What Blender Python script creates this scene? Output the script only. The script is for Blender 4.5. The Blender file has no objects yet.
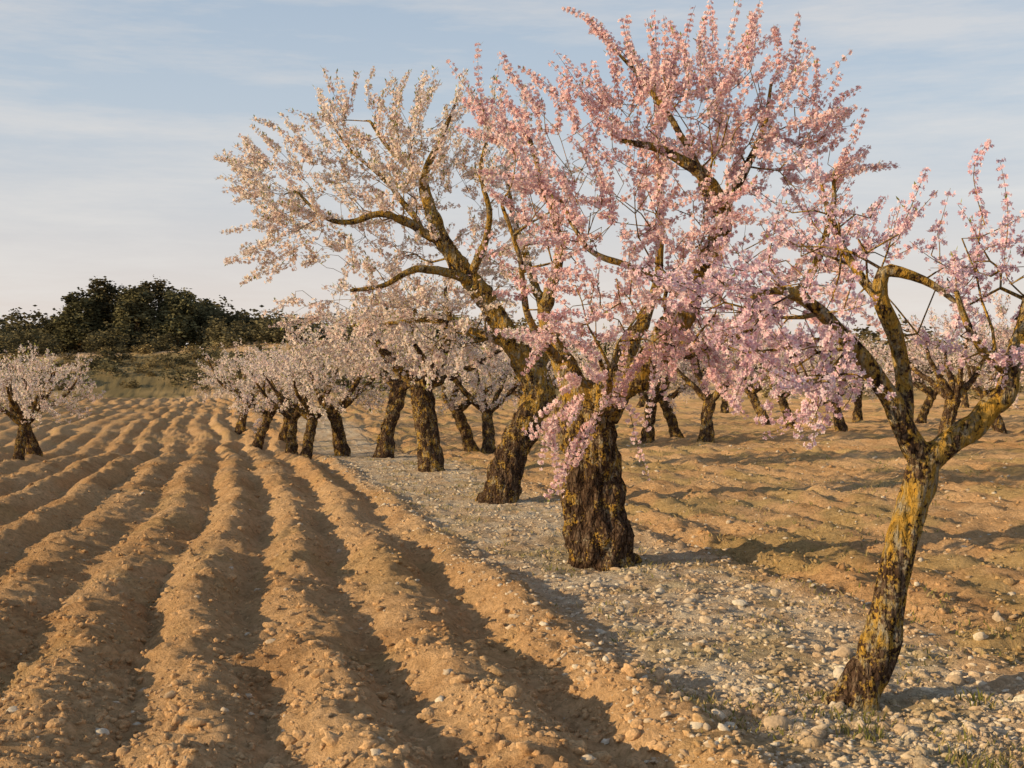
import bpy, math, time
import numpy as np
from mathutils import Vector
T0=time.time()
sc=bpy.context.scene
sc.view_settings.view_transform='Standard'
sc.view_settings.look='None'
sc.view_settings.exposure=0
F=1280.0; H=1.7; HY=375.0
SL=0.224
def S(px,py,d):
    return np.array([(px-512)/F*d, d, H+(HY-py)/F*d])
# ------------------------------------------------------------ noise
def _h(ix,iy,iz,seed):
    with np.errstate(over='ignore'):
        n=(ix.astype(np.int64)*374761393+iy.astype(np.int64)*668265263+iz.astype(np.int64)*2147483647+seed*974634777)&0xFFFFFFFF
        n=((n^(n>>13))*1274126177)&0xFFFFFFFF
        n=((n^(n>>16))*2246822519)&0xFFFFFFFF
        n=n^(n>>15)
    return (n&0xFFFFFF)/float(0xFFFFFF)
def vn2(x,y,seed=0):
    ix=np.floor(x);iy=np.floor(y);fx=x-ix;fy=y-iy
    fx=fx*fx*(3-2*fx);fy=fy*fy*(3-2*fy);z=np.zeros_like(ix)
    a=_h(ix,iy,z,seed);b=_h(ix+1,iy,z,seed);c=_h(ix,iy+1,z,seed);d=_h(ix+1,iy+1,z,seed)
    return (a*(1-fx)+b*fx)*(1-fy)+(c*(1-fx)+d*fx)*fy
def vn3(x,y,z,seed=0):
    ix=np.floor(x);iy=np.floor(y);iz=np.floor(z);fx=x-ix;fy=y-iy;fz=z-iz
    fx=fx*fx*(3-2*fx);fy=fy*fy*(3-2*fy);fz=fz*fz*(3-2*fz)
    r=0
    for dz in (0,1):
        a=_h(ix,iy,iz+dz,seed);b=_h(ix+1,iy,iz+dz,seed);c=_h(ix,iy+1,iz+dz,seed);d=_h(ix+1,iy+1,iz+dz,seed)
        v=(a*(1-fx)+b*fx)*(1-fy)+(c*(1-fx)+d*fx)*fy
        r=r+v*(fz if dz else 1-fz)
    return r
def fbm2(x,y,o,seed=0):
    r=0;a=0.5
    for i in range(o):
        r=r+a*(vn2(x,y,seed+i*17)-0.5)*2; x=x*2.03+7.1;y=y*2.03+3.3;a*=0.5
    return r
def ss(x,a,b):
    t=np.clip((x-a)/(b-a),0,1);return t*t*(3-2*t)
# ------------------------------------------------------------ mesh helper
def mk(name,v,f,mat,col=None,smooth=False):
    v=np.asarray(v,dtype=np.float32);f=np.asarray(f,dtype=np.int32)
    me=bpy.data.meshes.new(name)
    me.vertices.add(len(v));me.vertices.foreach_set('co',v.ravel())
    n,k=f.shape
    me.loops.add(n*k);me.loops.foreach_set('vertex_index',f.ravel())
    me.polygons.add(n);me.polygons.foreach_set('loop_start',np.arange(n,dtype=np.int32)*k)
    try: me.polygons.foreach_set('loop_total',np.full(n,k,dtype=np.int32))
    except Exception: pass
    if smooth: me.polygons.foreach_set('use_smooth',np.ones(n,dtype=bool))
    me.update(calc_edges=True)
    if col is not None:
        a=me.color_attributes.new('Col','FLOAT_COLOR','POINT')
        c=np.ones((len(v),4),dtype=np.float32);c[:,:3]=col
        a.data.foreach_set('color',c.ravel())
    me.materials.append(mat)
    return me
def ob(name,me,parent=None,loc=None,rot=0,scale=1):
    o=bpy.data.objects.new(name,me)
    sc.collection.objects.link(o)
    if parent: o.parent=parent
    if loc is not None: o.location=loc
    o.rotation_euler=(0,0,rot)
    o.scale=(scale,)*3 if not hasattr(scale,'__len__') else scale
    return o
# ------------------------------------------------------------ ground height
def ucoord(X,Y):
    return X+SL*Y
def masks(X,Y):
    u=ucoord(X,Y)
    e=0.34*fbm2(X*0.9,Y*0.5,3,5)
    strip=ss(u+e,1.9,2.6)*(1-ss(u+e,4.0,4.8))
    edge=77+6*fbm2(X*0.05,Y*0.0+3,2,9)
    scrub=ss(Y,edge-2,edge+2)
    scrub=np.maximum(scrub,ss(np.abs(X),60,75))
    return u,strip,scrub
def base_h(X,Y):
    left=1-ss(X,-2,6)
    z=-0.34*np.exp(-((Y-34)/7.0)**2)*left
    z=z+0.35*ss(Y,40,76)*(0.4+0.6*left)
    z=z+3.3*ss(Y,77,98)*(0.45+0.55*left)*(1+0.35*fbm2(X*0.06,Y*0.06,3,71))
    z=z+6*ss(Y,130,500)
    z=z+0.06*fbm2(X*0.15,Y*0.12,2,33)
    return z
def gh(X,Y,fine=True):
    X=np.asarray(X,dtype=float);Y=np.asarray(Y,dtype=float)
    u,strip,scrub=masks(X,Y)
    w=u+0.22*fbm2(u*0.25,Y*0.22,2,11)+0.09*fbm2(u*1.6,Y*1.6,2,12)+0.16*np.sin(Y/6.0+0.7)*(1-ss(u,1.0,2.4))
    w=w+0.10*ss(Y,24,40)*np.sin((Y-24)/4.5+u*0.3)+0.9*ss(Y,24,40)*fbm2(u*0.2,Y*0.16,3,14)
    t=w/0.72
    c=0.5+0.5*np.cos(2*np.pi*t)
    prof=c**0.75
    idx=np.floor(t+0.5)
    ridge=0.6+0.8*_h(idx,idx*0,idx*0,3)
    right=(u>3.3)*1.0
    amp=0.132*np.where(u>3.3,0.46,1.0)*(1-strip)*(1-scrub)*ridge*(0.85+1.0*fbm2(X*0.7,Y*0.5,3,21))
    z=base_h(X,Y)+amp*(prof-0.5)
    z=z+strip*0.02
    if fine:
        fade=1-ss(Y,30,60)
        rough=(1-0.55*strip)*(1+0.25*right)
        z=z+rough*0.070*fbm2(X*3.0,Y*3.0,3,41)*(1+0.8*(1-fade))
        b1=1-np.abs(fbm2(X*6.5,Y*6.5,2,51))*2.2
        z=z+rough*fade*0.034*np.clip(b1,-.5,1)
        b2=np.abs(fbm2(X*13,Y*13,2,55))
        z=z+rough*fade*0.042*b2
        z=z+fade*0.016*fbm2(X*26,Y*26,1,61)
    return z
# ------------------------------------------------------------ materials
def newmat(name):
    m=bpy.data.materials.new(name);m.use_nodes=True
    nt=m.node_tree;nt.nodes.clear()
    return m,nt,nt.nodes,nt.links
def noise(nodes,links,vec,scale,detail=4,rough=0.55):
    n=nodes.new('ShaderNodeTexNoise');n.inputs['Scale'].default_value=scale
    n.inputs['Detail'].default_value=detail;n.inputs['Roughness'].default_value=rough
    links.new(vec,n.inputs['Vector']);return n.outputs['Fac']
def ramp(nodes,links,fac,stops):
    r=nodes.new('ShaderNodeValToRGB')
    while len(r.color_ramp.elements)<len(stops): r.color_ramp.elements.new(0.5)
    for e,(p,c) in zip(r.color_ramp.elements,stops):
        e.position=p;e.color=(c[0],c[1],c[2],1) if hasattr(c,'__len__') else (c,c,c,1)
    links.new(fac,r.inputs['Fac']);return r.outputs['Color']
def mix(nodes,links,fac,a,b,mode='MIX'):
    m=nodes.new('ShaderNodeMix');m.data_type='RGBA';m.blend_type=mode
    fs=[s for s in m.inputs if s.identifier=='Factor_Float'][0];A=[s for s in m.inputs if s.identifier=='A_Color'][0];B=[s for s in m.inputs if s.identifier=='B_Color'][0]
    for s,v in ((fs,fac),(A,a),(B,b)):
        if isinstance(v,(int,float)): s.default_value=v
        elif isinstance(v,tuple): s.default_value=(v[0],v[1],v[2],1)
        else: links.new(v,s)
    return [s for s in m.outputs if s.identifier=='Result_Color'][0]
def math_(nodes,links,op,a,b=0.0):
    m=nodes.new('ShaderNodeMath');m.operation=op
    for s,v in ((m.inputs[0],a),(m.inputs[1],b)):
        if isinstance(v,(int,float)): s.default_value=v
        else: links.new(v,s)
    return m.outputs[0]
def bump(nodes,links,h,strength,dist,prev=None):
    b=nodes.new('ShaderNodeBump');b.inputs['Strength'].default_value=strength;b.inputs['Distance'].default_value=dist
    links.new(h,b.inputs['Height'])
    if prev is not None: links.new(prev,b.inputs['Normal'])
    return b.outputs['Normal']
def dout(nodes,links,col,nrm):
    p=nodes.new('ShaderNodeBsdfDiffuse');o=nodes.new('ShaderNodeOutputMaterial')
    links.new(col,p.inputs['Color']);p.inputs['Roughness'].default_value=0.6
    if nrm is not None: links.new(nrm,p.inputs['Normal'])
    links.new(p.outputs[0],o.inputs[0])

def ground_mat():
    m,nt,nd,lk=newmat('tilled_soil')
    tc=nd.new('ShaderNodeTexCoord').outputs['Object']
    at=nd.new('ShaderNodeAttribute');at.attribute_name='Col'
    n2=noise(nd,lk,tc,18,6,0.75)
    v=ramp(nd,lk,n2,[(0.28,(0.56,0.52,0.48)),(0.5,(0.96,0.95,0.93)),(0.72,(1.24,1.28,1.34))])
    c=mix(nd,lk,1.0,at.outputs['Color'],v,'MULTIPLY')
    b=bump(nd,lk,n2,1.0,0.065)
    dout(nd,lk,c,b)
    return m
def attr_mat(name,bscale=60,bd=0.006,vary=0.5):
    m,nt,nd,lk=newmat(name)
    tc=nd.new('ShaderNodeTexCoord').outputs['Object']
    at=nd.new('ShaderNodeAttribute');at.attribute_name='Col'
    n=noise(nd,lk,tc,bscale,3)
    v=ramp(nd,lk,n,[(0.3,1-vary),(0.7,1.0)])
    c=mix(nd,lk,1.0,at.outputs['Color'],v,'MULTIPLY')
    dout(nd,lk,c,bump(nd,lk,n,0.9,bd))
    return m
def thin_mat(name,trans=0.35):
    m,nt,nd,lk=newmat(name)
    at=nd.new('ShaderNodeAttribute');at.attribute_name='Col'
    d=nd.new('ShaderNodeBsdfDiffuse');t=nd.new('ShaderNodeBsdfTranslucent');x=nd.new('ShaderNodeMixShader')
    lk.new(at.outputs['Color'],d.inputs[0]);lk.new(at.outputs['Color'],t.inputs[0])
    x.inputs[0].default_value=trans;lk.new(d.outputs[0],x.inputs[1]);lk.new(t.outputs[0],x.inputs[2])
    o=nd.new('ShaderNodeOutputMaterial');lk.new(x.outputs[0],o.inputs[0])
    return m
def bark_mat(name,cov=0.5,z0=0.0,z1=0.01,low=1.0,dark=(0.046,0.030,0.021)):
    # cov: how much of the bark carries lichen (0..1); below z0 it is multiplied by low
    m,nt,nd,lk=newmat(name)
    tc=nd.new('ShaderNodeTexCoord').outputs['Object']
    mp=nd.new('ShaderNodeMapping');mp.inputs['Scale'].default_value=(1,1,0.38);lk.new(tc,mp.inputs['Vector']);st=mp.outputs[0]
    n1=noise(nd,lk,st,22,5,0.65);n2=noise(nd,lk,tc,6.0,4,0.65);n3=noise(nd,lk,tc,48,3,0.7)
    wv=mix(nd,lk,0.06,st,nd.new('ShaderNodeTexNoise').outputs['Color'])
    vo=nd.new('ShaderNodeTexVoronoi');vo.feature='DISTANCE_TO_EDGE';vo.inputs['Scale'].default_value=30;lk.new(wv,vo.inputs['Vector'])
    base=ramp(nd,lk,n1,[(0.3,dark),(0.50,(dark[0]*2.7,dark[1]*2.6,dark[2]*2.5)),(0.72,(0.29,0.215,0.15))])
    cr=ramp(nd,lk,vo.outputs['Distance'],[(0.0,0.35),(0.14,1.0)])
    base=mix(nd,lk,1.0,base,cr,'MULTIPLY')
    sx=nd.new('ShaderNodeSeparateXYZ');lk.new(tc,sx.inputs[0])
    mr=nd.new('ShaderNodeMapRange');lk.new(sx.outputs['Z'],mr.inputs['Value'])
    mr.inputs['From Min'].default_value=z0;mr.inputs['From Max'].default_value=z1;mr.inputs['To Min'].default_value=low;mr.inputs['To Max'].default_value=1.0
    # threshold = noise - (0.72 - 0.30*cov*height)
    sm=math_(nd,lk,'ADD',math_(nd,lk,'MULTIPLY',n2,0.65),math_(nd,lk,'MULTIPLY',n3,0.35))
    sh=math_(nd,lk,'ADD',sm,math_(nd,lk,'MULTIPLY',mr.outputs[0],0.20*cov))
    f=ramp(nd,lk,sh,[(0.555,0.0),(0.60,0.92)])
    lc=ramp(nd,lk,n1,[(0.36,(0.60,0.35,0.055)),(0.50,(0.46,0.31,0.09)),(0.62,(0.40,0.36,0.27))])
    c=mix(nd,lk,f,base,lc)
    b=bump(nd,lk,vo.outputs['Distance'],1.0,0.08)
    b=bump(nd,lk,n1,1.0,0.045,b);b=bump(nd,lk,n3,0.7,0.012,b)
    dout(nd,lk,c,b)
    return m
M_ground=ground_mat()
M_stone=attr_mat('limestone',50,0.008,0.35)
M_clod=attr_mat('soil_clod',60,0.014,0.5)
M_petal=thin_mat('almond_petals',0.36)
M_leaf=thin_mat('young_leaves',0.35)
M_ever=thin_mat('evergreen_leaves',0.2)
M_grass=thin_mat('grass_blades',0.3)
M_barkY=bark_mat('bark_lichen',0.62,0.1,1.5,0.50)
M_bark=bark_mat('bark_dark',0.20)
M_barkM=bark_mat('bark_mid',0.60,0.7,1.7,0.10)

# ------------------------------------------------------------ ground
def lerp(a,b,t): return a+(b-a)*t
def ground_col(X,Y):
    u,strip,scrub=masks(X,Y)
    shp=X.shape+(1,)
    f=lambda a:np.asarray(a).reshape(shp)
    soil=lerp(np.array([0.62,0.385,0.19]),np.array([0.72,0.49,0.275]),f(np.clip(.5+fbm2(X*.7,Y*.5,4,201)*1.1,0,1)))
    soil=lerp(soil,np.array([0.48,0.28,0.135]),f(ss(fbm2(X*2.2,Y*1.6,3,205),.1,.5)*.6))
    wd=ss(fbm2(X*1.3,Y*.9,4,210)+.12*(u>4.5),.16,.40)*(.22+.30*(u>4.5))
    soil=lerp(soil,np.array([0.42,0.34,0.15]),f(wd))
    st=lerp(np.array([0.62,0.46,0.30]),np.array([0.76,0.66,0.51]),f(np.clip(.5+fbm2(X*5,Y*5,3,220)*1.3,0,1)))
    st=lerp(st,np.array([0.38,0.31,0.15]),f(ss(fbm2(X*2.1,Y*1.6,4,225),.14,.40)*.45))
    c=lerp(soil,st,f(strip))
    n=fbm2(X*.22,Y*.22,5,230)
    sc_=lerp(np.array([0.68,0.48,0.29]),np.array([0.44,0.33,0.17]),f(ss(n,-.10,.04)))
    sc_=lerp(sc_,np.array([0.26,0.21,0.11]),f(ss(n,.07,.35)))
    return lerp(c,sc_,f(scrub))
def build_ground():
    def seq(a,b,fn):
        r=[a]
        while r[-1]<b: r.append(r[-1]+fn(r[-1]))
        return r
    up=seq(2.0,2500,lambda u:0.036 if u<5.0 else (0.075 if u<14 else (0.17 if u<50 else (u-47)*0.35)))
    un=seq(2.0,2500,lambda u:0.036 if u<7.5 else (0.08 if u<16 else (0.17 if u<32 else (u-29)*0.35)))
    U=np.array([4.0-x for x in un[::-1]]+[x for x in up[1:]],dtype=float)
    ys=seq(3.6,2600,lambda y:0.028 if y<8 else (0.028*(y/8)**1.6 if y<110 else (y-105)*0.3))
    yb=[-600,-250,-100,-50,-25,-12,-6,-3,-1,0,1,1.8,2.3,2.7,3.1,3.4]
    Yv=np.array(yb+ys,dtype=float)
    UU,YY=np.meshgrid(U,Yv)
    XX=UU-SL*np.clip(YY,-50,200)
    Z=gh(XX,YY)
    nr,nc=UU.shape
    v=np.stack([XX,YY,Z],-1).reshape(-1,3)
    i=np.arange(nr*nc).reshape(nr,nc)
    f=np.stack([i[:-1,:-1],i[:-1,1:],i[1:,1:],i[1:,:-1]],-1).reshape(-1,4)
    col=ground_col(XX,YY).reshape(-1,3)
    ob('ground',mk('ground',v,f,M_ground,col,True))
build_ground()

# ------------------------------------------------------------ rocks
def ico():
    p=(1+5**0.5)/2
    v=np.array([(-1,p,0),(1,p,0),(-1,-p,0),(1,-p,0),(0,-1,p),(0,1,p),(0,-1,-p),(0,1,-p),(p,0,-1),(p,0,1),(-p,0,-1),(-p,0,1)],float)
    v/=np.linalg.norm(v[0])
    f=[(0,11,5),(0,5,1),(0,1,7),(0,7,10),(0,10,11),(1,5,9),(5,11,4),(11,10,2),(10,7,6),(7,1,8),(3,9,4),(3,4,2),(3,2,6),(3,6,8),(3,8,9),(4,9,5),(2,4,11),(6,2,10),(8,6,7),(9,8,1)]
    return v,f
def icos():
    v,f=ico();v=[tuple(x) for x in v];nf=[];c={}
    def mid(a,b):
        k=(min(a,b),max(a,b))
        if k not in c:
            m=(np.array(v[a])+np.array(v[b]));m/=np.linalg.norm(m);v.append(tuple(m));c[k]=len(v)-1
        return c[k]
    for a,b,d in f:
        ab,bd,da=mid(a,b),mid(b,d),mid(d,a)
        nf+=[(a,ab,da),(b,bd,ab),(d,da,bd),(ab,bd,da)]
    return np.array(v),nf
def rocks(name,X,Y,size,col,mat,rng,hi=False,smooth=False,sink=0.25,flat=0.7,jag=0.34):
    bv,bf=(icos() if hi else ico());bf=np.array(bf);n=len(X);k=len(bv)
    rad=1+jag*(rng.random((n,k))-0.5)*2
    sx=size[:,None]*(0.6+0.8*rng.random((n,1)));sy=size[:,None]*(0.6+0.8*rng.random((n,1)));sz=size[:,None]*flat*(0.7+0.5*rng.random((n,1)))
    a=rng.random((n,1))*6.283
    vx=bv[None,:,0]*rad*sx;vy=bv[None,:,1]*rad*sy;vz=bv[None,:,2]*rad*sz
    x=vx*np.cos(a)-vy*np.sin(a)+X[:,None];y=vx*np.sin(a)+vy*np.cos(a)+Y[:,None]
    tx=(rng.random((n,1))-0.5)*1.0
    z=vz+tx*vx+(gh(X,Y)+size*flat*(0.5-sink))[:,None]
    v=np.stack([x,y,z],-1).reshape(-1,3)
    f=(bf[None]+(np.arange(n)*k)[:,None,None]).reshape(-1,3)
    c=np.repeat(col,k,0)
    ob(name,mk(name,v,f,mat,c,smooth))
rng=np.random.default_rng(7)
def scatter(n,y0,y1,p,rng,u0=None,u1=None):
    t=rng.random(n);Y=(y0**(1-p)+(y1**(1-p)-y0**(1-p))*t)**(1/(1-p))
    if u0 is None:
        X=(rng.random(n)*2-1)*0.46*Y
    else:
        X=u0+(u1-u0)*rng.random(n)-SL*Y
    return X,Y
def soilcol(X,Y,rng):
    return np.clip(ground_col(X,Y)*(.88+.30*rng.random((len(X),1))),0,.85)
def stonecol(n,rng):
    t=rng.random((n,1));a=np.array([0.58,0.42,0.26]);b=np.array([0.80,0.73,0.60])
    return a+(b-a)*t**1.1
X,Y=scatter(32000,4.6,26,2.1,rng)
k=rng.random(len(X))<ss(fbm2(X*2.2,Y*2.2,2,301),-.35,.35)+.15
X=X[k];Y=Y[k]
n=len(X);sz=0.005+0.021*rng.random(n)**3.2;sz*=(0.8+Y*0.03)
rocks('soil_clods',X,Y,sz,soilcol(X,Y,rng),M_clod,rng,False,False,0.50,0.75,.45)
X,Y=scatter(2200,4.6,14,2.0,rng)
n=len(X);sz=0.016+0.032*rng.random(n)**3
rocks('soil_clods',X,Y,sz,soilcol(X,Y,rng),M_clod,rng,True,True,0.6,0.7,.26)
X,Y=scatter(9500,4.6,26,1.7,rng,1.9,4.8)
n=len(X);sz=(0.005+0.024*rng.random(n)**3.5)*(0.8+Y*0.03)
rocks('stones',X,Y,sz,stonecol(n,rng),M_stone,rng,False,False,0.4,0.5)
X,Y=scatter(2500,8,34,1.2,rng,4.6,16)
n=len(X);sz=(0.008+0.03*rng.random(n)**3)*(0.8+Y*0.02)
rocks('stones',X,Y,sz,stonecol(n,rng)*.9,M_stone,rng,False,False,0.45,0.6)
X,Y=scatter(450,4.6,20,1.6,rng)
n=len(X);sz=(0.008+0.028*rng.random(n)**3)
rocks('stones',X,Y,sz,stonecol(n,rng),M_stone,rng,True,False,0.35,0.6)
bx=[];by=[];bs=[]
for px,py,s in [(779,738,0.065),(843,690,0.07),(842,668,0.06),(730,742,0.05),(955,690,0.06),(945,728,0.055),(660,598,0.05),(1000,625,0.05),(700,655,0.04),(905,742,0.05),(615,575,0.04),(740,612,0.045),(980,650,0.05),(820,745,0.04),(1005,740,0.05),(860,735,.035),(925,700,.04),(760,700,.035),(690,610,.04),(800,660,.035)]:
    d=H*F/(py-HY);bx.append((px-512)/F*d);by.append(d);bs.append(s)
rocks('stones',np.array(bx),np.array(by),np.array(bs),stonecol(len(bx),rng)*0.95,M_stone,rng,True,False,0.3,0.6,.22)

# ------------------------------------------------------------ grass
def grass(name,cx,cy,nb,rng,h=0.08,spread=0.07,green=0.5):
    n=len(cx)*nb
    X=np.repeat(cx,nb)+rng.normal(0,spread,n);Y=np.repeat(cy,nb)+rng.normal(0,spread,n)
    Z=gh(X,Y)-0.005
    a=rng.random(n)*6.283;hh=h*(0.4+0.8*rng.random(n));w=0.0022+0.0025*rng.random(n)+0.0002*Y
    lean=hh*(0.2+0.8*rng.random(n));b=rng.random(n)*6.283
    P=np.stack([X,Y,Z],-1)
    wd=np.stack([np.cos(a),np.sin(a),0*a],-1)*w[:,None]
    m=P+np.stack([np.cos(b)*lean*.35,np.sin(b)*lean*.35,hh*.6],-1)
    t=P+np.stack([np.cos(b)*lean,np.sin(b)*lean,hh],-1)
    v=np.stack([P-wd,P+wd,m+wd*.8,m-wd*.8,t+wd*.15,t-wd*.15],1).reshape(-1,3)
    i=np.arange(n)[:,None]*6
    f=np.concatenate([i+np.array([[0,1,2,3]]),i+np.array([[3,2,4,5]])],0)
    g=np.array([0.17,0.18,0.045]);d=np.array([0.50,0.38,0.19])
    tt=(rng.random((n,1))<green)*0.8+0.2*rng.random((n,1))
    c=np.repeat(d+(g-d)*tt,6,0)
    ob(name,mk(name,v,f,M_grass,c))
X,Y=scatter(1500,4.8,30,1.7,rng,2.2,4.6)
k=fbm2(X*2.5,Y*2.0,3,91)>0.18
grass('grass',X[k],Y[k],7,rng,0.04,0.07,0.35)
X=1.5+rng.random(120)*2.5;Y=5.0+rng.random(120)*1.6
k=fbm2(X*2.5,Y*2.5,2,92)>0.0
grass('grass',X[k],Y[k],24,rng,0.055,0.055,0.75)
X,Y=scatter(1400,6,40,1.3,rng)
k=(ucoord(X,Y)>4.6)&(fbm2(X*.8,Y*.6,3,95)>0.04)
grass('grass',X[k],Y[k],9,rng,0.05,0.09,0.35)

# ------------------------------------------------------------ trees
def unit(v): return v/np.maximum(np.linalg.norm(v,axis=-1,keepdims=True),1e-9)
def catmull(P,step):
    P=np.asarray(P,float);o=[]
    Q=np.vstack([2*P[0]-P[1],P,2*P[-1]-P[-2]])
    for i in range(1,len(Q)-2):
        L=np.linalg.norm(Q[i+1,:3]-Q[i,:3]);n=max(1,int(L/step))
        for j in range(n):
            t=j/n
            o.append(0.5*((2*Q[i])+(-Q[i-1]+Q[i+1])*t+(2*Q[i-1]-5*Q[i]+4*Q[i+1]-Q[i+2])*t*t+(-Q[i-1]+3*Q[i]-3*Q[i+1]+Q[i+2])*t**3))
    o.append(P[-1]);return np.array(o)
def skeleton(limbs,ells,npts,rng,step=0.09,bf=0.35,leafr=0.0042,minz=0.5,wig=0.03):
    pos=[];par=[];spec=[];att=[];path=[]
    for li,L in enumerate(limbs):
        C=catmull(L,step)
        if li==0: prev=-1
        else:
            A=np.array(pos);prev=int(np.argmin(np.linalg.norm(A-C[0,:3],axis=1)))
            C=C[1:]
        for j,c in enumerate(C):
            p=c[:3].copy()
            p+=rng.normal(0,wig,3)*min(1,max(c[3],0.03)*5)*(0.35 if li==0 else 1)*(1 if j>0 else 0)
            pl=0 if prev<0 else path[prev]+np.linalg.norm(p-pos[prev])
            pos.append(p);par.append(prev);spec.append(max(c[3],0.006));att.append(li>0 and j>1);path.append(pl)
            prev=len(pos)-1
    nl=len(pos)
    w=np.array([e[6] for e in ells],float);w/=w.sum()
    pts=[]
    while len(pts)<npts:
        e=ells[rng.choice(len(ells),p=w)]
        d=unit(rng.normal(size=3))*rng.random()**(1/2.2)
        p=np.array(e[:3])+d*np.array(e[3:6])
        if p[2]<minz: continue
        pts.append(p)
    pts=np.array(pts)
    A=np.array(pos);ok=np.array(att);pl=np.array(path)
    idx=np.where(ok)[0]
    D=np.linalg.norm(pts[:,None]-A[None,idx],axis=2)+bf*pl[None,idx]
    b=np.argmin(D,1);best=D[np.arange(len(pts)),b];bi=idx[b]
    alive=np.ones(len(pts),bool)
    for _ in range(len(pts)):
        c=np.where(alive,best,1e9);q=int(np.argmin(c));alive[q]=False
        a=int(bi[q]);p0=pos[a];p1=pts[q];L=np.linalg.norm(p1-p0)
        ns=max(1,int(L/0.13));prev=a;bend=rng.normal(0,0.10*L,3);new=[]
        for s in range(1,ns+1):
            t=s/ns;p=p0+(p1-p0)*t+bend*math.sin(math.pi*t)+rng.normal(0,0.010,3)*(t<1)
            pos.append(p);par.append(prev);spec.append(0);path.append(path[prev]+np.linalg.norm(p-pos[prev]));prev=len(pos)-1;new.append(prev)
        for nn in new:
            dd=np.linalg.norm(pts-pos[nn],axis=1)+bf*path[nn]
            u=dd<best;best=np.where(u,dd,best);bi=np.where(u,nn,bi)
    n=len(pos);r=np.zeros(n);acc=np.zeros(n)
    for i in range(n-1,-1,-1):
        a=acc[i] if acc[i]>0 else leafr**2.3
        r[i]=a**(1/2.3)
        if par[i]>=0: acc[par[i]]+=a
    for i in range(n):
        if spec[i]>0: r[i]=spec[i]
        elif par[i]>=0: r[i]=min(r[i],0.8*r[par[i]])
        r[i]=max(r[i],0.003)
    return np.array(pos),np.array(par),r,nl
def tubes(pos,par,r,trunkseg=22,z0=0,knots=(),seed=0):
    n=len(pos);ch=[[] for _ in range(n)]
    for i in range(n):
        if par[i]>=0: ch[par[i]].append(i)
    V=[];Fc=[];off=0
    starts=[(None,0)]
    while starts:
        pr,s=starts.pop()
        chain=[s] if pr is None else [pr,s];cur=s
        while ch[cur]:
            c=sorted(ch[cur],key=lambda k:-r[k])
            for o in c[1:]: starts.append((cur,o))
            cur=c[0];chain.append(cur)
        if len(chain)<2: continue
        P=pos[chain].copy();R=r[chain].copy()
        if pr is not None: R[0]=min(R[0],R[1]*1.15)
        if R.max()>0.04:
            t=np.arange(len(P));k=4 if R.max()>0.09 else 2
            if trunkseg<22: k=2
            tt=np.linspace(0,len(P)-1,(len(P)-1)*k+1)
            P=np.stack([np.interp(tt,t,P[:,a]) for a in range(3)],-1);R=np.interp(tt,t,R)
            if len(P)>5:
                Q2=P.copy();Q2[1:-1]=(P[:-2]+P[1:-1]*2+P[2:])/4;P=Q2
        m=R.max();sg=(64 if pr is None else 24) if m>0.09 else (14 if m>0.04 else (7 if m>0.015 else 4))
        if trunkseg<22: sg=max(4,sg//2)
        T=np.gradient(P,axis=0);T=unit(T)
        u=np.cross(T[0],[0.3,1,0.1]);u/=np.linalg.norm(u)
        Us=[]
        for k in range(len(P)):
            u=u-T[k]*np.dot(u,T[k]);u/=max(np.linalg.norm(u),1e-9);Us.append(u)
        Us=np.array(Us);W=np.cross(T,Us)
        a=np.linspace(0,2*np.pi,sg,endpoint=False)
        dirs=Us[:,None]*np.cos(a)[None,:,None]+W[:,None]*np.sin(a)[None,:,None]
        RR=np.repeat(R[:,None],sg,1)
        Q=P[:,None]+dirs*RR[...,None]
        if m>0.03:
            x,y,z=Q[...,0],Q[...,1],Q[...,2]
            rid=np.abs(vn3(x*13,y*13,z*3.2,seed+4)-0.5)*2
            nz=(vn3(x*4.5,y*4.5,z*3.2,seed)-0.5)*0.34+(vn3(x*12,y*12,z*6,seed+1)-0.5)*0.24+(vn3(x*30,y*30,z*10,seed+2)-0.5)*0.22-0.18*(1-rid)**3
            big=np.clip(RR/0.10,0.5,1)
            RR=RR*(1+nz*big)
            if pr is None:
                hgt=np.clip((P[:,2]-z0)/0.30,0,1)[:,None]
                lob=0.5+0.5*np.sin(a*5+seed)[None,:]
                RR=RR*(1+(1-hgt)**2*(0.05+0.22*lob))
            for kx,ky,kz,kr,ka in knots:
                dd=np.sqrt((x-kx)**2+(y-ky)**2+(z-kz)**2)
                RR=RR+ka*np.exp(-(dd/kr)**2)-0.85*ka*np.exp(-(dd/(kr*.4))**2)
            Q=P[:,None]+dirs*RR[...,None]
        V.append(Q.reshape(-1,3))
        i=np.arange(len(P)*sg).reshape(len(P),sg)+off;j=np.roll(i,-1,1)
        Fc.append(np.stack([i[:-1],j[:-1],j[1:],i[1:]],-1).reshape(-1,4))
        off+=len(P)*sg
    return np.concatenate(V),np.concatenate(Fc)
def frames(nv):
    a=np.where(np.abs(nv[:,2:3])<0.9,np.array([[0,0,1.]]),np.array([[1.,0,0]]))
    t=unit(np.cross(a,nv));return t,np.cross(nv,t)
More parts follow.
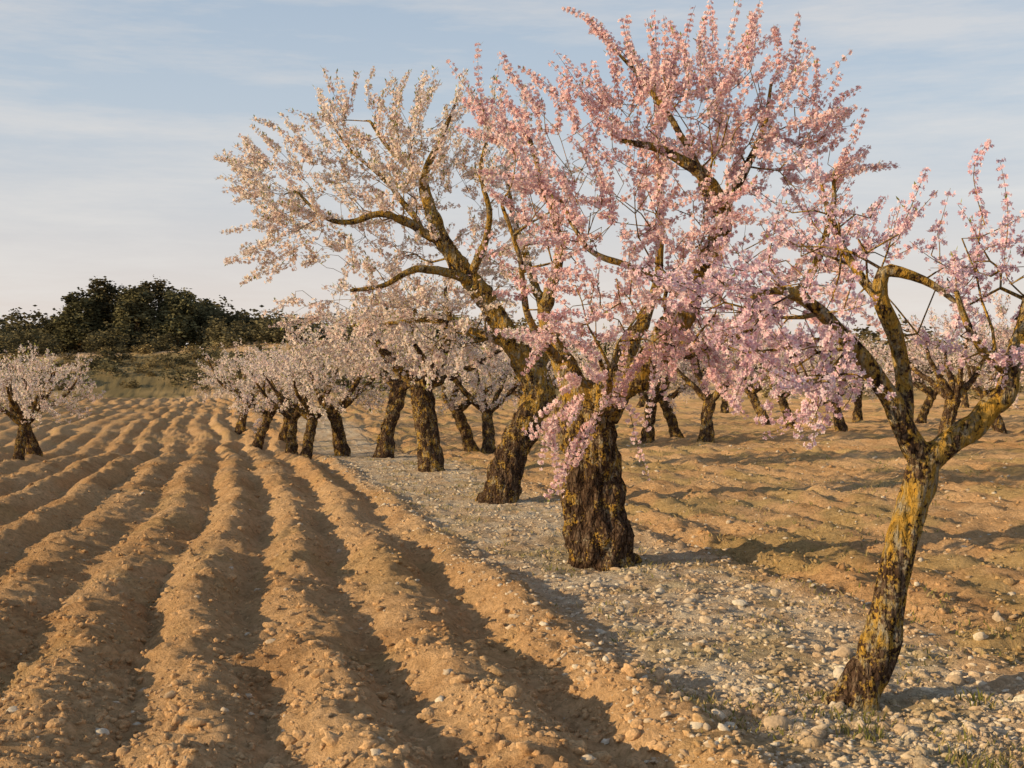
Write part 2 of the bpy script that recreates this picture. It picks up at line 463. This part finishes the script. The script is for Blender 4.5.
def flowers(C,Nv,s,col,cen,petals,rng):
    n=len(C);t,b=frames(Nv);a0=rng.random(n)*6.283
    cup=(0.10+0.55*rng.random(n))*s
    vs=[C];cs=[cen]
    for k in range(petals):
        a=a0+k*2*np.pi/petals+rng.normal(0,0.12,n);w=(0.50 if petals==5 else 0.66)
        for da,rr,up in ((-w,0.74,0.75),(0,1.0,1.0),(w,0.74,0.75)):
            d=t*np.cos(a+da)[:,None]+b*np.sin(a+da)[:,None]
            vs.append(C+d*(s*rr)[:,None]+Nv*(cup*up)[:,None]);cs.append(col*(1.0 if da else 1.04))
    m=1+3*petals
    v=np.stack(vs,1).reshape(-1,3);c=np.clip(np.stack(cs,1).reshape(-1,3),0,0.94)
    i=np.arange(n)[:,None]*m
    f=np.concatenate([i+np.array([[0,1+3*k,2+3*k,3+3*k]]) for k in range(petals)],0)
    return v,f,c
PINK=(np.array([0.93,0.77,0.77]),np.array([0.72,0.36,0.40]))
LILA=(np.array([0.92,0.77,0.82]),np.array([0.66,0.34,0.45]))
WHIT=(np.array([0.94,0.86,0.81]),np.array([0.74,0.50,0.42]))
PALE=(np.array([0.93,0.83,0.79]),np.array([0.72,0.46,0.42]))
def tree_meshes(limbs,ells,npts,seed,colr,wpn=2.0,fpw=34,wl=(0.18,0.5),fs=0.019,petals=5,leaf=0.0,bark=None,seg=22,
                bf=0.35,minz=0.5,knots=(),origin=None,up=0.35,extra=(),gap=0.0,droop=0.0):
    rng=np.random.default_rng(seed)
    pos,par,r,nl=skeleton(limbs,ells,npts,rng,bf=bf,minz=minz)
    z0=pos[0][2]
    V,Fc=tubes(pos,par,r,seg,z0,knots,seed)
    o=np.array(origin)
    res={}
    res['branches']=mk('branches',V-o,Fc,bark,None,True)
    cand=np.array([i for i in range(len(pos)) if i>=nl or r[i]<0.035])
    ctr=pos[nl:].mean(0)
    kk=rng.poisson(wpn*0.5,len(cand))
    nchild=np.zeros(len(pos),int)
    for i in range(len(pos)):
        if par[i]>=0: nchild[par[i]]+=1
    kk+= (nchild[cand]==0)*1
    src=np.repeat(cand,kk);W=len(src)
    pd=unit(pos[src]-pos[np.maximum(par[src],0)])
    outw=pos[src]-ctr;outw=outw/ (np.linalg.norm(outw,axis=1).max()*0.6)
    d=unit(0.55*pd+0.85*outw+np.array([0,0,up])+rng.normal(0,0.50,(W,3)))
    L=(wl[0]+(wl[1]-wl[0])*rng.random(W)**1.3)
    P0=pos[src];K=6
    cv=rng.normal(0,0.16,(W,3))+np.array([0,0,0.12-droop])
    ts=np.linspace(0,1,K)
    pts=P0[:,None]+d[:,None]*(L[:,None]*ts)[...,None]+cv[:,None]*(L[:,None]*ts**2)[...,None]
    ex=[]
    for (a,b_) in extra:
        a=np.array(a);b_=np.array(b_);bow=rng.normal(0,.05,3);ex.append(a[None]+(b_-a)[None]*ts[:,None]+bow[None]*np.sin(np.pi*ts)[:,None])
    if ex:
        pts=np.concatenate([pts,np.array(ex)],0);L=np.concatenate([L,[np.linalg.norm(e[-1]-e[0]) for e in ex]]);W=len(pts)
    T=unit(np.gradient(pts,axis=1))
    t,b=frames(T.reshape(-1,3));t=t.reshape(W,K,3);b=b.reshape(W,K,3)
    rr=(0.0036*(1-0.65*ts))[None,:,None]*np.ones((W,1,1))*(1.0 if petals==5 else 1.4)
    ang=[0,2.094,4.189]
    ring=np.stack([pts+rr*(t*math.cos(a)+b*math.sin(a)) for a in ang],2)
    i=np.arange(W*K*3).reshape(W,K,3);j=np.roll(i,-1,2)
    Ft=np.stack([i[:,:-1],j[:,:-1],j[:,1:],i[:,1:]],-1).reshape(-1,4)
    res['twigs']=mk('twigs',ring.reshape(-1,3)-o,Ft,bark,None,True)
    dens=np.clip(rng.normal(1.0,.28,W),.45,1.7)
    if ex: dens[-len(ex):]=1.35
    nf=np.maximum(2,rng.poisson(fpw*L/0.35*dens))
    if gap>0:
        g=rng.random(W)<gap
        if ex: g[-len(ex):]=False
        nf=np.where(g,rng.poisson(3,W),nf)
    wi=np.repeat(np.arange(W),nf);n=len(wi)
    tt=0.02+0.97*rng.random(n)
    q=np.round(tt*L[wi]/0.04)*0.04/L[wi]
    tt=np.clip(0.68*q+0.32*tt,0.02,1)
    ft=tt*(K-1);i0=np.minimum(ft.astype(int),K-2);fr=(ft-i0)[:,None]
    C=pts[wi,i0]*(1-fr)+pts[wi,i0+1]*fr;Tg=T[wi,i0]
    tf,bb=frames(Tg);a=rng.random(n)*6.283
    rad=tf*np.cos(a)[:,None]+bb*np.sin(a)[:,None]
    wid=(0.008+0.024*rng.random(n))*(1.2-0.45*tt)*(fs/0.019)
    C=C+rad*wid[:,None]
    nv=unit(rad+0.35*Tg+rng.normal(0,0.35,(n,3)))
    s=fs*(0.65+0.5*rng.random(n))*(1.05-0.25*tt)
    wcol=rng.normal(0,0.05,(W,1))[wi];fc=rng.normal(0,0.04,(n,1))
    pinker=np.clip(rng.normal(0.0,0.45,(n,1))+rng.normal(0,0.3,(W,1))[wi],-0.5,1.0)
    col=colr[0]*(1+wcol+fc)*(1-0.16*pinker*np.array([0.0,1.0,0.85]))
    cen=colr[1]*(1+wcol)*np.ones((n,1))
    v,f,c=flowers(C,nv,s,col,cen,petals,rng)
    res['blossoms']=mk('blossoms',v-o,f,M_petal,c)
    if leaf>0:
        m=rng.random(n)<leaf;C2=C[m];n2=len(C2);dd=unit(rad[m]+0.9*Tg[m]+rng.normal(0,0.3,(n2,3))+np.array([0,0,0.5]))
        t2,b2=frames(dd);ll=(0.02+0.028*rng.random(n2))*(fs/0.019);ww=ll*0.17
        v=np.stack([C2,C2+dd*(ll*.5)[:,None]+t2*ww[:,None],C2+dd*ll[:,None],C2+dd*(ll*.5)[:,None]-t2*ww[:,None]],1).reshape(-1,3)
        f=np.arange(n2*4).reshape(-1,4)
        c=np.repeat(np.array([0.32,0.34,0.08])*(0.7+0.6*rng.random((n2,1))),4,0)
        res['leaves']=mk('leaves',v-o,f,M_leaf,c)
    return res
def place(res,loc,rot=0,scale=1,name='almond_tree'):
    e=bpy.data.objects.new(name,None);sc.collection.objects.link(e)
    e.location=loc;e.rotation_euler=(0,0,rot);e.scale=(scale,)*3 if not hasattr(scale,'__len__') else scale
    for k,me in res.items(): ob(k,me,e)
def LB(d0,pts):
    return [np.append(S(px,py,d0+dd),rr) for px,py,dd,rr in pts]
def EL(d0,l):
    o=[]
    for px,py,dd,rx,ry,rd,w in l:
        d=d0+dd;c=S(px,py,d);o.append((c[0],c[1],c[2],rx/F*d,rd,ry/F*d,w))
    return o
# --- front tree
d=6.4
limbs=[LB(d,[(836,742,0,.145),(846,714,0,.122),(864,680,0,.104),(883,635,0,.094),(893,585,0,.088),(905,525,0,.082),(920,480,0,.088),(926,462,0,.08)]),
 LB(d,[(922,470,0,.07),(903,425,-.05,.058),(882,388,-.1,.050),(852,348,-.15,.042),(822,312,-.25,.033),(785,290,-.35,.022),(745,300,-.45,.012)]),
 LB(d,[(926,466,0,.07),(955,437,-.02,.064),(990,412,-.05,.060),(1010,375,-.05,.054),(1022,335,0,.047),(1036,285,0.05,.035),(1058,225,.1,.02)]),
 LB(d,[(903,425,-.05,.05),(905,385,.05,.044),(895,335,.0,.042),(878,298,-.05,.044),(880,268,-.05,.036),(925,280,-.05,.022),(955,302,-.05,.013)]),
 LB(d,[(878,298,.0,.028),(850,262,.1,.022),(830,215,.2,.016),(820,180,.3,.01)]),
 LB(d,[(1010,375,-.05,.03),(975,340,-.3,.022),(955,290,-.4,.014)]),
 LB(d,[(852,348,-.15,.028),(830,375,-.4,.018),(800,385,-.6,.01)]),
]
ells=EL(d,[(845,245,.1,80,65,.5,2.4),(790,325,-.2,75,65,.5,3.0),(970,270,.05,60,42,.5,1.5),(1050,260,.1,60,90,.5,1.5),(830,375,-.4,45,35,.25,.9),(735,300,-.3,50,45,.3,1.1),(980,350,-.2,40,25,.3,.35)])
b=S(848,714,d);org=(b[0],b[1],0)
t=tree_meshes(limbs,ells,180,11,LILA,wpn=.95,fpw=56,wl=(.14,.38),fs=.0172,leaf=.05,bark=M_barkY,minz=1.38,origin=org,up=.25,gap=.04,
  extra=[(S(985,225,d),S(991,142,d)),(S(1005,250,d),S(1000,160,d+.1)),(S(850,330,6.0),S(806,450,5.9)),(S(830,350,6.0),S(795,440,5.9)),(S(850,360,6.0),S(822,430,6.0)),(S(790,340,6.0),S(760,420,6.0)),(S(940,260,6.4),S(930,228,6.4)),(S(960,300,6.2),S(940,350,6.1))])
place(t,org)
# --- second tree
d=11.2
limbs=[LB(d,[(602,592,0,.38),(601,568,0,.31),(600,540,0,.285),(596,500,0,.265),(592,460,0,.25),(586,430,0,.26),(583,405,0,.25),(584,390,0,.2)]),
 LB(d,[(590,418,0,.20),(622,392,-.1,.16),(655,355,-.2,.135),(690,300,-.30,.10),(716,245,-.4,.085),(722,205,-.6,.07),(700,172,-.8,.055),(660,150,-.9,.036),(620,140,-1.0,.02)]),
 LB(d,[(722,210,-.5,.05),(742,175,-.3,.04),(765,125,-.2,.026),(770,85,-.1,.014)]),
 LB(d,[(583,405,0,.17),(562,365,.05,.11),(545,310,.4,.07),(560,250,.6,.045),(545,190,.6,.03),(530,140,.5,.018)]),
 LB(d,[(655,355,-.2,.09),(710,345,-.4,.07),(765,320,-.5,.05),(810,275,-.6,.035),(830,220,-.7,.025),(835,170,-.8,.015)]),
 LB(d,[(600,405,.1,.14),(628,350,.6,.085),(655,290,.9,.05),(660,210,1.0,.03),(655,140,1.1,.02)]),
 LB(d,[(562,365,-.0,.045),(530,320,-.4,.032),(520,260,-.6,.022),(500,200,-.7,.014)]),
 LB(d,[(590,420,-.1,.07),(600,410,-.5,.045),(610,385,-.9,.028),(600,360,-1.2,.015)]),
 LB(d,[(715,225,-.5,.04),(690,150,-.5,.03),(650,90,-.5,.02),(620,55,-.5,.012)]),
 LB(d,[(690,300,-.3,.05),(640,270,-.8,.032),(590,250,-1.0,.022),(560,200,-1.0,.014)]),
]
ells=EL(d,[(705,120,-.4,110,66,1.0,3.1),(575,165,-.7,90,70,.8,2.5),(505,130,-.6,35,30,.4,.7),(635,235,-.7,120,70,.9,3.2),(785,160,-.4,65,70,.9,1.6),(740,285,-.8,110,65,.7,2.4),(610,315,-.9,95,48,.5,2.1),(800,250,-.7,60,60,.6,.8),(650,95,-.2,75,42,.7,1.0),(600,405,-.8,45,30,.25,.45),(700,350,-.8,80,35,.5,1.1),(550,230,-.7,55,60,.5,1.2)])
kn=S(626,530,d)
b=S(600,568,d);org=(b[0],b[1],0)
kn=(kn[0],kn[1]-.24,kn[2])
ex=[((620,75),(563,8)),((630,60),(590,30)),((650,70),(628,15)),((690,70),(668,22)),((715,60),(712,2)),((745,70),(752,12)),((790,90),(800,40)),((530,118),(458,100)),((560,110),(518,68)),((540,150),(480,110)),((570,100),(535,78)),
    ((830,120),(862,88)),((820,180),(900,165)),((820,140),(850,115)),((550,430),(560,497)),((575,440),(562,485)),((560,425),(540,470)),((530,180),(478,172)),((780,70),(775,30)),((600,110),(548,60)),((560,130),(498,128)),((610,400),(650,430)),((560,400),(528,425)),((590,420),(545,500)),((600,410),(575,465)),((585,395),(530,440))]
extra=[(S(a[0],a[1],d-.5-(0.25 if a[1]>390 else 0)),S(c[0],c[1],d-.4-(0.4 if a[1]>390 else 0))) for a,c in ex]
t=tree_meshes(limbs,ells,480,22,PINK,wpn=.88,fpw=68,wl=(.24,.62),fs=.0208,leaf=.07,bark=M_barkM,minz=1.15,origin=org,up=.22,
   knots=[(kn[0],kn[1],kn[2],.10,.085)],gap=.04,extra=extra)
place(t,org)
# --- third tree
d=16.7
limbs=[LB(d,[(494,520,0,.34),(498,504,0,.28),(504,480,0,.24),(513,450,0,.225),(526,422,0,.215),(538,400,0,.21),(534,378,0,.19),(516,348,-.1,.155),(496,315,-.2,.145),(470,278,-.3,.12),(444,243,-.4,.10),(430,208,-.4,.078),(424,178,-.4,.06),(440,140,-.4,.035),(455,105,-.4,.018)]),
 LB(d,[(444,243,-.4,.065),(410,225,-.6,.052),(382,213,-.8,.046),(350,222,-.9,.036),(325,218,-1,.025),(295,190,-1,.016)]),
 LB(d,[(474,282,-.3,.07),(445,272,-.5,.06),(412,270,-.7,.045),(385,285,-.8,.032),(350,290,-.9,.02)]),
 LB(d,[(534,378,0,.11),(548,330,.4,.08),(530,270,.6,.055),(512,210,.7,.035),(505,160,.8,.02)]),
 LB(d,[(512,345,-.1,.07),(470,330,.5,.05),(425,320,.9,.038),(380,325,1.1,.025)]),
 LB(d,[(424,178,-.4,.045),(390,150,-.3,.03),(370,120,-.2,.018)]),
 LB(d,[(420,225,-.4,.045),(385,180,.3,.032),(350,150,.5,.02),(330,120,.6,.013)]),
 LB(d,[(470,278,-.3,.06),(490,220,-.8,.04),(480,170,-1.0,.025),(490,130,-1,.015)]),
]
ells=EL(d,[(340,152,0,60,48,.9,1.9),(425,142,-.2,70,40,1,2.1),(300,225,-.2,50,50,.9,1.7),(385,240,0,75,45,1.2,2.4),(490,180,0,65,60,1,1.9),(370,305,-.3,85,30,1,2.4),(500,270,0,55,50,1,1.3),(265,185,0,22,28,.4,.6),(460,345,-.4,65,28,.8,1.2),(400,190,-.6,60,40,.5,1.2)])
b=S(499,505,d);org=(b[0],b[1],0)
ex=[((370,110),(374,66)),((330,120),(318,90)),((300,150),(252,118)),((270,180),(232,160)),((420,110),(430,76)),((460,110),(470,92)),((265,220),(220,232)),((270,260),(225,262)),((380,110),(395,78)),((345,115),(340,78)),((290,250),(240,285)),((275,170),(240,135)),((350,110),(357,72)),((400,110),(410,72)),((300,130),(280,112))]
extra=[(S(a[0],a[1],d-.2),S(c[0],c[1],d-.2)) for a,c in ex]
t=tree_meshes(limbs,ells,500,33,WHIT,wpn=.95,fpw=38,wl=(.24,.60),fs=.0272,leaf=.36,bark=M_barkM,minz=1.7,origin=org,up=.28,gap=.06,extra=extra)
place(t,org)
# --- fourth
d=22.2
limbs=[LB(d,[(433,488,0,.30),(432,472,0,.26),(430,448,0,.21),(425,420,0,.195),(422,395,0,.21),(422,382,0,.18)]),
 LB(d,[(422,388,0,.14),(395,365,0,.10),(375,340,-.3,.06),(355,325,-.4,.035)]),
 LB(d,[(424,388,0,.14),(440,360,-.2,.10),(450,325,-.5,.06),(445,290,-.5,.035)]),
 LB(d,[(424,388,0,.12),(410,350,.8,.07),(415,310,1.1,.04)]),
 LB(d,[(424,388,0,.10),(430,370,-.8,.06),(415,345,-1.3,.035)]),
 LB(d,[(430,385,0,.09),(470,368,.2,.06),(500,350,.3,.035)])]
ells=EL(d,[(370,338,0,75,30,1,2.3),(440,315,0,60,40,1.2,2.2),(400,362,-.8,60,16,.8,1.4),(490,345,.2,45,25,.8,1)])
b=S(431,473,d);org=(b[0],b[1],0)
t4=tree_meshes(limbs,ells,230,44,WHIT,wpn=1.1,fpw=26,wl=(.22,.55),fs=.032,petals=4,leaf=.4,bark=M_bark,seg=12,minz=1.3,origin=org,gap=.05)
place(t4,org)
# --- fifth, leaning
d=28.3
limbs=[LB(d,[(382,462,0,.27),(384,450,0,.23),(388,430,0,.175),(395,405,0,.165),(400,388,0,.17)]),
 LB(d,[(400,388,0,.13),(380,370,0,.09),(360,350,-.3,.05)]),
 LB(d,[(400,388,0,.13),(410,360,.3,.09),(405,335,.5,.05)]),
 LB(d,[(400,388,0,.11),(425,375,-.5,.08),(440,355,-.8,.05)])]
ells=EL(d,[(355,350,0,52,28,1,2),(410,345,0,45,25,1.2,2)])
b=S(384,452,d);org=(b[0],b[1],0)
t5=tree_meshes(limbs,ells,140,55,WHIT,wpn=1.2,fpw=17,wl=(.22,.5),fs=.040,petals=3,leaf=.35,bark=M_bark,seg=12,minz=1.2,origin=org,gap=.05)
place(t5,org)
# --- generic orchard trees
def generic(seed,colr,leaf=.15,h=3.1,wdt=1.6,n=110,trunk=1.0,fs=.043):
    rng=np.random.default_rng(seed)
    lx,ly=rng.normal(0,.16,2)
    limbs=[[np.array([0,0,-.25,.24]),np.array([0,0,.05,.195]),np.array([lx*.5,ly*.5,.5*trunk,.15]),np.array([lx,ly,.85*trunk,.145]),np.array([lx*1.3,ly*1.3,trunk,.15])]]
    k=5
    for i in range(k):
        a=i*6.283/k+rng.normal(0,.25);rr=wdt*(.55+.25*rng.random())
        limbs.append([np.array([lx*1.3,ly*1.3,trunk,.10]),np.array([lx+rr*.35*math.cos(a),ly+rr*.35*math.sin(a),trunk+.35,.07]),
                      np.array([rr*.7*math.cos(a),rr*.7*math.sin(a),trunk+.8,.045]),np.array([rr*math.cos(a),rr*math.sin(a),trunk+1.15+.4*rng.random(),.022])])
    ells=[(0,0,trunk+1.0,wdt*.75,wdt*.75,.75,2.5)]
    for i in range(6):
        a=rng.random()*6.283;q=wdt*.62
        ells.append((q*math.cos(a),q*math.sin(a),trunk+.35+1.0*rng.random(),.6,.6,.45,.8))
    ells.append((.2*rng.normal(),.2*rng.normal(),h-.75,.7,.7,.4,1))
    return tree_meshes(limbs,ells,n,seed,colr,wpn=1.1,fpw=14,wl=(.25,.6),fs=fs,petals=3,leaf=leaf,bark=M_bark,seg=12,minz=.65*trunk+.1,origin=(0,0,0),gap=.05)
G=[generic(101,WHIT,.35),generic(102,PALE,.3),generic(103,WHIT,.4,2.9,1.75),generic(104,(PINK[0]*.3+PALE[0]*.7,PALE[1]),.2)]
def put(px,depth,v,rot,scale=1.0):
    X=(px-512)/F*depth;z=float(base_h(np.array(X),np.array(depth)))
    place(G[v],(X,depth,z),rot,scale)
rg=np.random.default_rng(5)
for px,dp,v,s in [(343,29.5,2,.98),(306,28.6,0,.86),(291,31.5,1,.88),(256,35,0,.92),(240,41,2,.88),(283,37,1,.9),(268,48,0,.9),
   (472,33,0,1.0),(488,31,2,1.0),(520,40,1,1),
   (648,33,1,1.05),(677,35,0,1.0),(706,32,3,1.05),(765,43,1,1.0),(792,40,0,1.0),(842,38,2,1.0),(858,46,1,1.0),(920,44,0,1.0),(945,31,3,1.15),(1000,37,1,1.05),(1055,30,3,1.1),
   (600,46,2,1),(560,52,0,1),(725,55,1,1),(895,56,0,1),(815,60,3,1),(965,62,2,1),(640,62,0,1),
   (18,25.6,0,.76),(36,28.5,2,.80),(-28,30,2,.80)]:
    put(px,dp,v,rg.random()*6.283,s*(.95+.1*rg.random()))
# ------------------------------------------------------------ background evergreens
def foliage(ells,nclump,nleaf,ls,rng,base,clr=0.35,csz=0.35):
    w=np.array([e[3]*e[5] for e in ells]);w/=w.sum()
    ei=rng.choice(len(ells),nclump,p=w);E=np.array([e[:6] for e in ells])[ei]
    dr=unit(rng.normal(size=(nclump,3)));rad=0.55+0.55*rng.random((nclump,1))**.7
    C=E[:,:3]+dr*rad*E[:,3:6]
    tone=np.clip(0.95+rng.normal(0,clr,(nclump,1)),.35,1.9)
    idx=np.repeat(np.arange(nclump),nleaf);n=len(idx)
    P=C[idx]+rng.normal(0,csz,(n,3))*np.array([1,1,.75])
    nv=unit(rng.normal(size=(n,3))+dr[idx]*.8);t,b=frames(nv);s=ls*(.5+rng.random((n,1)))
    v=np.stack([P-t*s,P-b*s*.5,P+t*s,P+b*s*.5],1).reshape(-1,3)
    f=np.arange(n*4).reshape(-1,4)
    c=np.repeat(base*tone[idx]*(.8+.4*rng.random((n,1))),4,0)
    return v,f,c
rng=np.random.default_rng(77)
DG=np.array([0.115,0.103,0.058]);OG=np.array([0.23,0.18,0.09])
def evergreen(px,depth,ytop,wpx,base=DG,name='evergreen_tree'):
    X=(px-512)/F*depth;z0=float(base_h(np.array(X),np.array(depth)))
    top=H+(HY-ytop)/F*depth;hh=max(top-z0,1.5);w=wpx/F*depth/2
    E=[(0,0,hh*.45,w*.8,w*.8,hh*.36,1.4),(0,0,hh*.68,w*.5,w*.5,hh*.26,1)]
    for i in range(9):
        a=rng.random()*6.283;q=w*(.5+.35*rng.random());zz=hh*(.22+.5*rng.random())
        E.append((q*math.cos(a),q*math.sin(a),zz,w*.33,w*.33,hh*.15,1))
    for i in range(6):
        a=rng.random()*6.283;E.append((w*.42*math.cos(a),w*.42*math.sin(a),hh*(.76+.16*rng.random()),w*.22,w*.22,hh*.11,1))
    v,f,c=foliage(E,int(130+w*hh*9),28,.14,rng,base*np.array([1,.95+.12*rng.random(),1])*(.7+.75*rng.random()),.40,.22)
    e=bpy.data.objects.new(name,None);sc.collection.objects.link(e);e.location=(X,depth,z0)
    ob('foliage',mk('foliage',v,f,M_ever,c),e)
    pos=np.array([[0,0,-.5],[.1,0,hh*.2],[.05,.1,hh*.4],[0,0,hh*.6]]);V,Fc=tubes(pos,np.array([-1,0,1,2]),np.array([.35,.28,.22,.1]),12,-9)
    ob('trunk',mk('trunk',V,Fc,M_bark,None,True),e)
for a in [(80,98,290,52),(108,101,280,56),(136,98,286,46),(152,102,281,56),(178,99,292,46),(202,102,300,48),(226,100,314,42),(256,102,320,48),(284,104,320,44),(330,106,332,60),(62,103,312,38),
          (20,112,336,50),(-15,110,330,60),(44,110,340,38),(375,108,335,60),(-50,110,328,60)]:
    evergreen(*a)
def mass(name,n,x0,x1,y0,y1,h0,h1,base,nc=26,nl=26,ls=.12,cs=.2):
    vs=[];fs=[];cs_=[];o=0
    for i in range(n):
        Y=y0+(y1-y0)*rng.random();X=x0*Y+(x1-x0)*Y*rng.random();z=float(base_h(np.array(X),np.array(Y)))
        h=h0+(h1-h0)*rng.random();w=h*(.6+.5*rng.random())
        E=[(X,Y,z+h*.42,w,w,h*.5,1),(X+w*.6,Y,z+h*.3,w*.6,w*.6,h*.35,1),(X-w*.5,Y+w*.3,z+h*.35,w*.6,w*.6,h*.4,1)]
        v,f,c=foliage(E,int(nc*(1+h*.3)),nl,ls,rng,base*(.7+.7*rng.random()),.25,cs)
        vs.append(v);fs.append(f+o);cs_.append(c);o+=len(v)
    ob(name,mk(name,np.concatenate(vs),np.concatenate(fs),M_ever,np.concatenate(cs_)))
mass('shrubs',90,-.45,-.08,80,95,.25,.8,OG,16,18,.07,.11)
mass('shrubs',34,-.45,-.1,81,92,.8,1.5,DG*1.2,20,20,.09,.16)
mass('shrubs',36,-.45,-.08,94,99,1.2,2.2,DG*1.1,22,22,.12,.22)
mass('shrubs',45,-.08,.5,78,90,.4,1.4,OG,16,18,.10,.18)
mass('distant_trees',60,-.1,.62,98,125,2.5,4.5,OG*.8,28,20,.2,.38)
mass('distant_trees',35,-.62,-.1,112,135,3,4.5,DG*.9,28,20,.2,.38)
# ------------------------------------------------------------ camera, light, sky
cam=bpy.data.cameras.new('camera');co=bpy.data.objects.new('camera',cam);sc.collection.objects.link(co)
co.location=(0,0,H);co.rotation_euler=(math.pi/2,0,0);cam.sensor_width=36;cam.lens=45;cam.shift_y=-9/1024
cam.clip_start=.1;cam.clip_end=5000;sc.camera=co
EL_=math.radians(14.5);az=math.atan2(-.90,-.44)
sd=Vector((math.sin(az)*math.cos(EL_),math.cos(az)*math.cos(EL_),math.sin(EL_)))
sl=bpy.data.lights.new('sun','SUN');sl.energy=5.0;sl.angle=math.radians(.5);sl.color=(1,.73,.41)
so=bpy.data.objects.new('sun',sl);sc.collection.objects.link(so);so.rotation_euler=sd.to_track_quat('Z','Y').to_euler()
w=bpy.data.worlds.new('World');sc.world=w;w.use_nodes=True;nt=w.node_tree;nd=nt.nodes;lk=nt.links;nd.clear()
sky=nd.new('ShaderNodeTexSky');sky.sky_type='NISHITA';sky.sun_disc=False;sky.sun_elevation=EL_;sky.sun_rotation=az
sky.air_density=1.0;sky.dust_density=1.5;sky.ozone_density=1.5
tc=nd.new('ShaderNodeTexCoord').outputs['Generated']
mp=nd.new('ShaderNodeMapping');mp.inputs['Scale'].default_value=(1.5,1.5,11);mp.inputs['Rotation'].default_value=(.03,.12,0);mp.inputs['Location'].default_value=(.4,.2,.3);lk.new(tc,mp.inputs['Vector'])
n1=noise(nd,lk,mp.outputs[0],2.2,6,.66)
sepx=nd.new('ShaderNodeSeparateXYZ');lk.new(tc,sepx.inputs[0])
hz=ramp(nd,lk,sepx.outputs['Z'],[(0.0,.92),(.12,.80),(.32,0.68),(.7,.2)])
cc=ramp(nd,lk,sepx.outputs['Z'],[(0.0,(.86,.72,.63)),(.09,(.78,.74,.73)),(.20,(.60,.68,.77)),(.32,(.49,.61,.76))])
cl=ramp(nd,lk,n1,[(.42,0.0),(.66,.75)])
cc=mix(nd,lk,cl,cc,(.88,.84,.81))
cc=mix(nd,lk,1.0,cc,(10.0,10.0,10.0),'MULTIPLY')
c=mix(nd,lk,hz,sky.outputs[0],cc)
bg=nd.new('ShaderNodeBackground');bg.inputs['Strength'].default_value=.10;lk.new(c,bg.inputs[0])
wo=nd.new('ShaderNodeOutputWorld');lk.new(bg.outputs[0],wo.inputs[0])
print('done',time.time()-T0)
